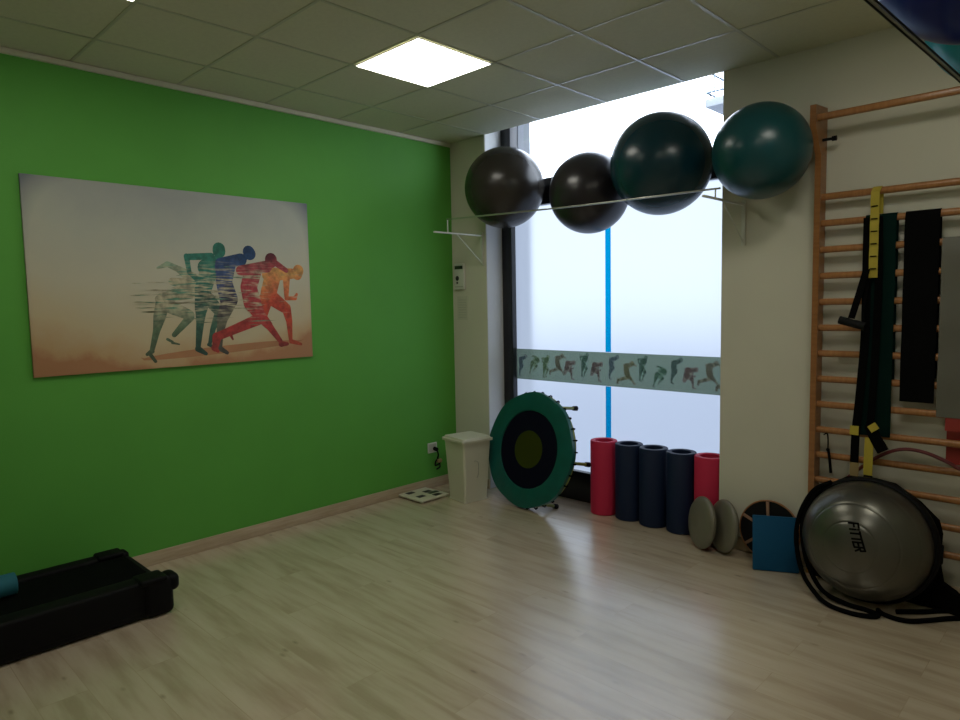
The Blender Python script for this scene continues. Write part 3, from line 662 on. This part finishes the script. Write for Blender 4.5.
# resistance tube
w = MB(); w.tube([(3.86, -.125, .735), (3.82, -.125, .745), (3.77, -.125, .772), (3.68, -.125, .805), (3.59, -.125, .812), (3.51, -.125, .785), (3.42, -.118, .72), (3.345, -.115, .645), (3.28, -.12, .575), (3.22, -.12, .48), (3.17, -.125, .33)], .0095, 10, 6)
o = w.build('resistance_tube', M_tuber, origin=(3.5, -.11, .5)); tag(o, 'dark red rubber tube threaded loosely across the lower rungs', 'resistance tube')
hk = MB(); hk.tube([(3.175, -.10, .835), (3.195, -.105, .845), (3.20, -.105, .80), (3.20, -.105, .76)], .004, 6, 4); hk.sphere((3.20, -.105, .752), .010, 12, 8); hk.tube([(3.203, -.104, .745), (3.210, -.104, .70), (3.218, -.104, .62)], .008, 8, 3); 
o = hk.build('door_anchor', M_webk, origin=(3.2, -.1, .62)); tag(o, 'short thin black cord hanging beside the left post of the stall bars', 'cord')

# ================================================================ half-ball trainer
bo = thing('half_ball_trainer', 'grey half ball balance trainer standing on its edge against the stall bars', 'balance trainer', (3.475, -.26, 0))
BM_ = Matrix.Translation((3.452, -.268, .326)) @ Matrix.Rotation(R(-3), 4, 'Z') @ Matrix.Rotation(R(90-6), 4, 'X')
w = MB(BM_); pr = []
for k in range(0, 31):
    a = k/30*PI/2; r = .312*math.sin(a); h = .270*math.cos(a)+.01
    g_ = 0
    for rg in (.125, .215, .285): g_ -= .0030*math.exp(-((r-rg)/.0035)**2)
    pr.append((r, h+g_))
fine = []
for k in range(0, 181):
    a = k/180*PI/2; r = .312*math.sin(a); h = .270*math.cos(a)+.01
    for rg in (.125, .215, .285): h -= .0022*math.exp(-((r-rg)/.004)**2)
    fine.append((r, h))
fine[0] = (0, fine[0][1]); w.lathe(fine+[(.313, .0), (.0, .0)], (0, 0, 0), (0, 0, 1), 96); w.build('dome', M_bosu, bo)
w = MB(BM_); w.lathe([(0, -.058), (.29, -.058), (.315, -.050), (.332, -.030), (.334, -.012), (.329, .006), (.316, .012), (.311, .0), (0, .0)], (.0, 0, 0), (0, 0, 1), 72); w.build('base_platform', M_plasticb, bo)
for s_ in (-1, 1):
    w = MB(BM_); w.box(s_*.318-.02, s_*.318+.02, -.05, .05, -.05, -.02, .008); w.build('grip_handle', M_rubber, bo)
# lettering FITTER, reading downwards, wrapped on the dome
def letters():
    S = {'F': [((0, 0), (0, 1)), ((0, 1), (.62, 1)), ((0, .52), (.5, .52))], 'i': [((.12, 0), (.12, .66)), ((.12, .86), (.12, .98))],
         'T': [((.32, 0), (.32, 1)), ((0, 1), (.64, 1))], 'E': [((0, 0), (0, 1)), ((0, 1), (.58, 1)), ((0, .5), (.5, .5)), ((0, 0), (.58, 0))],
         'R': [((0, 0), (0, 1)), ((0, 1), (.5, 1)), ((.5, 1), (.56, .55)), ((.56, .55), (0, .5)), ((.26, .5), (.58, 0))]}
    W = {'F': .8, 'i': .42, 'T': .82, 'E': .76, 'R': .72}; x = 0; out = []
    for ch in 'FiTTER':
        for (a, b_) in S[ch]: out.append(((a[0]+x, a[1]), (b_[0]+x, b_[1])))
        x += W[ch]
    return out, x-.1
segs, L_ = letters(); w = MB(BM_); hgt = .042; sc_ = .138/L_
cx0, cy0 = .034, .060        # text centre on dome (dome-local, x right, y up)
ang = R(-70)
def dome(x, y, lift=.0012):
    r = min(math.hypot(x, y), .31); a = math.asin(r/.312); return Vector((x, y, .270*math.cos(a)+.01+lift))
for (p, q) in segs:
    P2 = []
    for (u, v) in (p, q):
        u2_ = (u-L_/2)*sc_ + (v-.5)*.010; v2_ = (v-.5)*hgt
        P2.append(Vector((cx0+u2_*math.cos(ang)-v2_*math.sin(ang), cy0+u2_*math.sin(ang)+v2_*math.cos(ang))))
    d = (P2[1]-P2[0]); d.normalize(); nrm = Vector((-d.y, d.x))*.0046; P2[0] -= d*.0035; P2[1] += d*.0035
    nseg = 4
    for k in range(nseg):
        a = P2[0].lerp(P2[1], k/nseg); b_ = P2[0].lerp(P2[1], (k+1)/nseg)
        w.face([dome(*(a+nrm)), dome(*(b_+nrm)), dome(*(b_-nrm)), dome(*(a-nrm))])
w.build('lettering', M_tick, bo, smooth=False)
# black webbing looped around the trainer
w = MB()
w.tube([(3.26, -.24, .60), (3.175, -.25, .54), (3.125, -.30, .42), (3.120, -.35, .28), (3.17, -.40, .12), (3.26, -.455, .035), (3.35, -.51, .014), (3.46, -.53, .013), (3.545, -.50, .013), (3.56, -.46, .013), (3.50, -.44, .013), (3.40, -.44, .018), (3.28, -.42, .05), (3.19, -.37, .16), (3.145, -.33, .30), (3.145, -.29, .42), (3.19, -.25, .53), (3.26, -.22, .60)], .0125, 10, 7)
w.tube([(3.545, -.40, .013), (3.59, -.44, .013), (3.68, -.44, .013), (3.76, -.36, .013), (3.86, -.24, .013), (4.0, -.17, .013), (3.95, -.13, .013), (3.82, -.17, .013), (3.72, -.27, .013), (3.62, -.36, .013)], .012, 10, 6)
w.tube([(3.78, -.16, .013), (3.90, -.20, .013), (3.98, -.26, .013), (3.90, -.30, .013)], .015, 10, 5)
o = w.build('looped_strap', M_webk, origin=(3.5, -.4, 0)); tag(o, 'black strap looped round the half ball and lying on the floor', 'strap')

# slack black carry bag slumped behind the trainer
w = MB(); B = [(3.10, .40), (3.15, .50), (3.209, .56), (3.321, .628), (3.46, .640), (3.554, .627), (3.669, .553), (3.755, .470), (3.772, .40), (3.765, .26), (3.785, .14), (3.87, .09), (3.90, .004), (3.60, .004), (3.3, .004), (3.16, .02), (3.11, .2)]
cxb, czb = 3.53, .33; n_ = len(B); rings = []
for s_, y in ((.90, -.135), (1.0, -.150), (1.0, -.172), (.93, -.190)):
    rings.append([w.bm.verts.new(Vector((cxb+(x-cxb)*s_, y, max(.004, czb+(z-czb)*s_)))) for x, z in B])
for r0, r1 in zip(rings, rings[1:]):
    for i in range(n_): j = (i+1) % n_; w.bm.faces.new((r0[i], r0[j], r1[j], r1[i]))
w.bm.faces.new(rings[0]); w.bm.faces.new(rings[-1][::-1]); w._fin([v for r in rings for v in r])
o = w.build('carry_bag', M_webk, origin=(3.53, -.16, 0)); tag(o, 'slack black fabric bag slumped between the half ball and the stall bars', 'bag')

# ================================================================ ball shelf and exercise balls
bs = thing('ball_shelf', 'thin white rod shelf on two brackets across the window', 'shelf', (1.5, 0, 2.2))
for x in (.377, 2.652):
    w = MB(); w.box(x-.008, x+.008, -.556, -.001, 2.200, 2.212, .001); w.box(x-.012, x+.012, -.012, -.0005, 1.955, 2.235, .001)
    w.tube([(x, -.010, 1.975), (x, -.30, 2.200)], .004, 6); w.box(x-.003, x+.003, -.406, -.398, 2.205, 2.31 if x < 1 else 2.262)
    w.build('bracket', M_whitem, bs)
w = MB(); w.tube([(.365, -.40, 2.318), (1.2, -.40, 2.290), (1.9, -.40, 2.272), (2.68, -.40, 2.262)], .006, 8, 4); w.build('front_rod', M_chrome, bs)
def ball(c, r, m, label, g='exercise balls on the shelf', pd=(0.3, .8, -.3)):
    t = thing('exercise_ball', label, 'exercise ball', (c[0], c[1], c[2]-r), g)
    w = MB(); w.sphere(c, r, 64, 40, axis=(.3, .2, 1)); w.build('ball_skin', m, t)
    d = Vector(pd).normalized(); p = Vector(c)+d*(r-.003); w = MB(); w.lathe([(0, 0), (.014, 0), (.012, .006), (0, .006)], p, d, 16); w.build('plug', M_plug, t)
ball((.770, -.140, 2.545), .318, M_ballg, 'dark grey exercise ball at the left end of the shelf')
ball((1.555, -.095, 2.409), .290, M_ballk, 'smallest exercise ball on the shelf, black, second from the left')
ball((2.177, -.179, 2.506), .325, M_ballt, 'large dark blue green ball, third from the left on the shelf')
ball((2.872, -.300, 2.452), .265, M_ballt2, 'teal exercise ball at the right end, beside the stall bars')
# rack along the right wall
rs = thing('ball_rack', 'slim grey wall rack carrying balls in the top right corner', 'rack', (4.35, -2.4, 2.2))
def rk(y, dx=0, dz=0): return (4.0643+(y+1.897)*.0460+dx, y, 2.21+dz-.01)
w = MB(); w.tube([rk(-3.9), rk(-.9)], .003, 10); w.build('front_rod', mat('rack grey', (.26, .25, .19), .4), rs)
for dx, dz in ((.0042, .0035), (-.0038, -.003)):
    w = MB(); w.tube([rk(-3.9, dx, dz), rk(-.9, dx, dz)], .0022, 8); w.build('rubber_edging', M_rubber, rs)
w = MB(); w.prism([rk(-3.9, .004, .008), rk(-.9, .004, .008), (WX-.001, -.9, 2.208), (WX-.001, -3.9, 2.208)], (0, 0, .006)); w.build('clear_shelf_panel', mix_shader_mat('clear acrylic', ('ShaderNodeBsdfTransparent', {'Color': (.93, .96, .96, 1)}), ('ShaderNodeBsdfGlossy', {'Color': (1, 1, 1, 1), 'Roughness': .05}), .012), rs)
for y in (-3.85, -.95):
    w = MB(); w.box(4.03, WX-.0005, y-.008, y+.008, 2.178, 2.194, .001); w.box(WX-.012, WX-.0005, y-.012, y+.012, 1.93, 2.19); w.tube([(WX-.01, y, 1.95), (4.36, y, 2.18)], .004, 6); w.build('bracket', M_whitem, rs)
G2 = 'balls on the right wall rack'
ball((4.15, -2.77, 2.468), .25, M_ballb, 'blue ball nearest the camera on the right wall rack, at the top edge', G2, (.5, .3, .8))
ball((4.15, -2.20, 2.468), .25, M_balln, 'dark navy ball on the wall rack in the top right corner', G2, (.5, .3, .8))
ball((4.165, -1.675, 2.468), .25, M_ballc, 'turquoise ball on the wall rack below and behind the navy one', G2, (.5, .3, .8))

# ================================================================ daylight
wd = bpy.data.worlds.new('sky'); scene.world = wd; wd.use_nodes = True
wn = wd.node_tree; bg = wn.nodes['Background']; bg.inputs['Color'].default_value = (.80, .89, 1, 1); bg.inputs['Strength'].default_value = 5.5
scene.view_settings.view_transform = 'Standard'; scene.view_settings.look = 'None'; scene.view_settings.gamma = 1
scene.view_settings.exposure = .42; scene.view_settings.use_curve_mapping = False
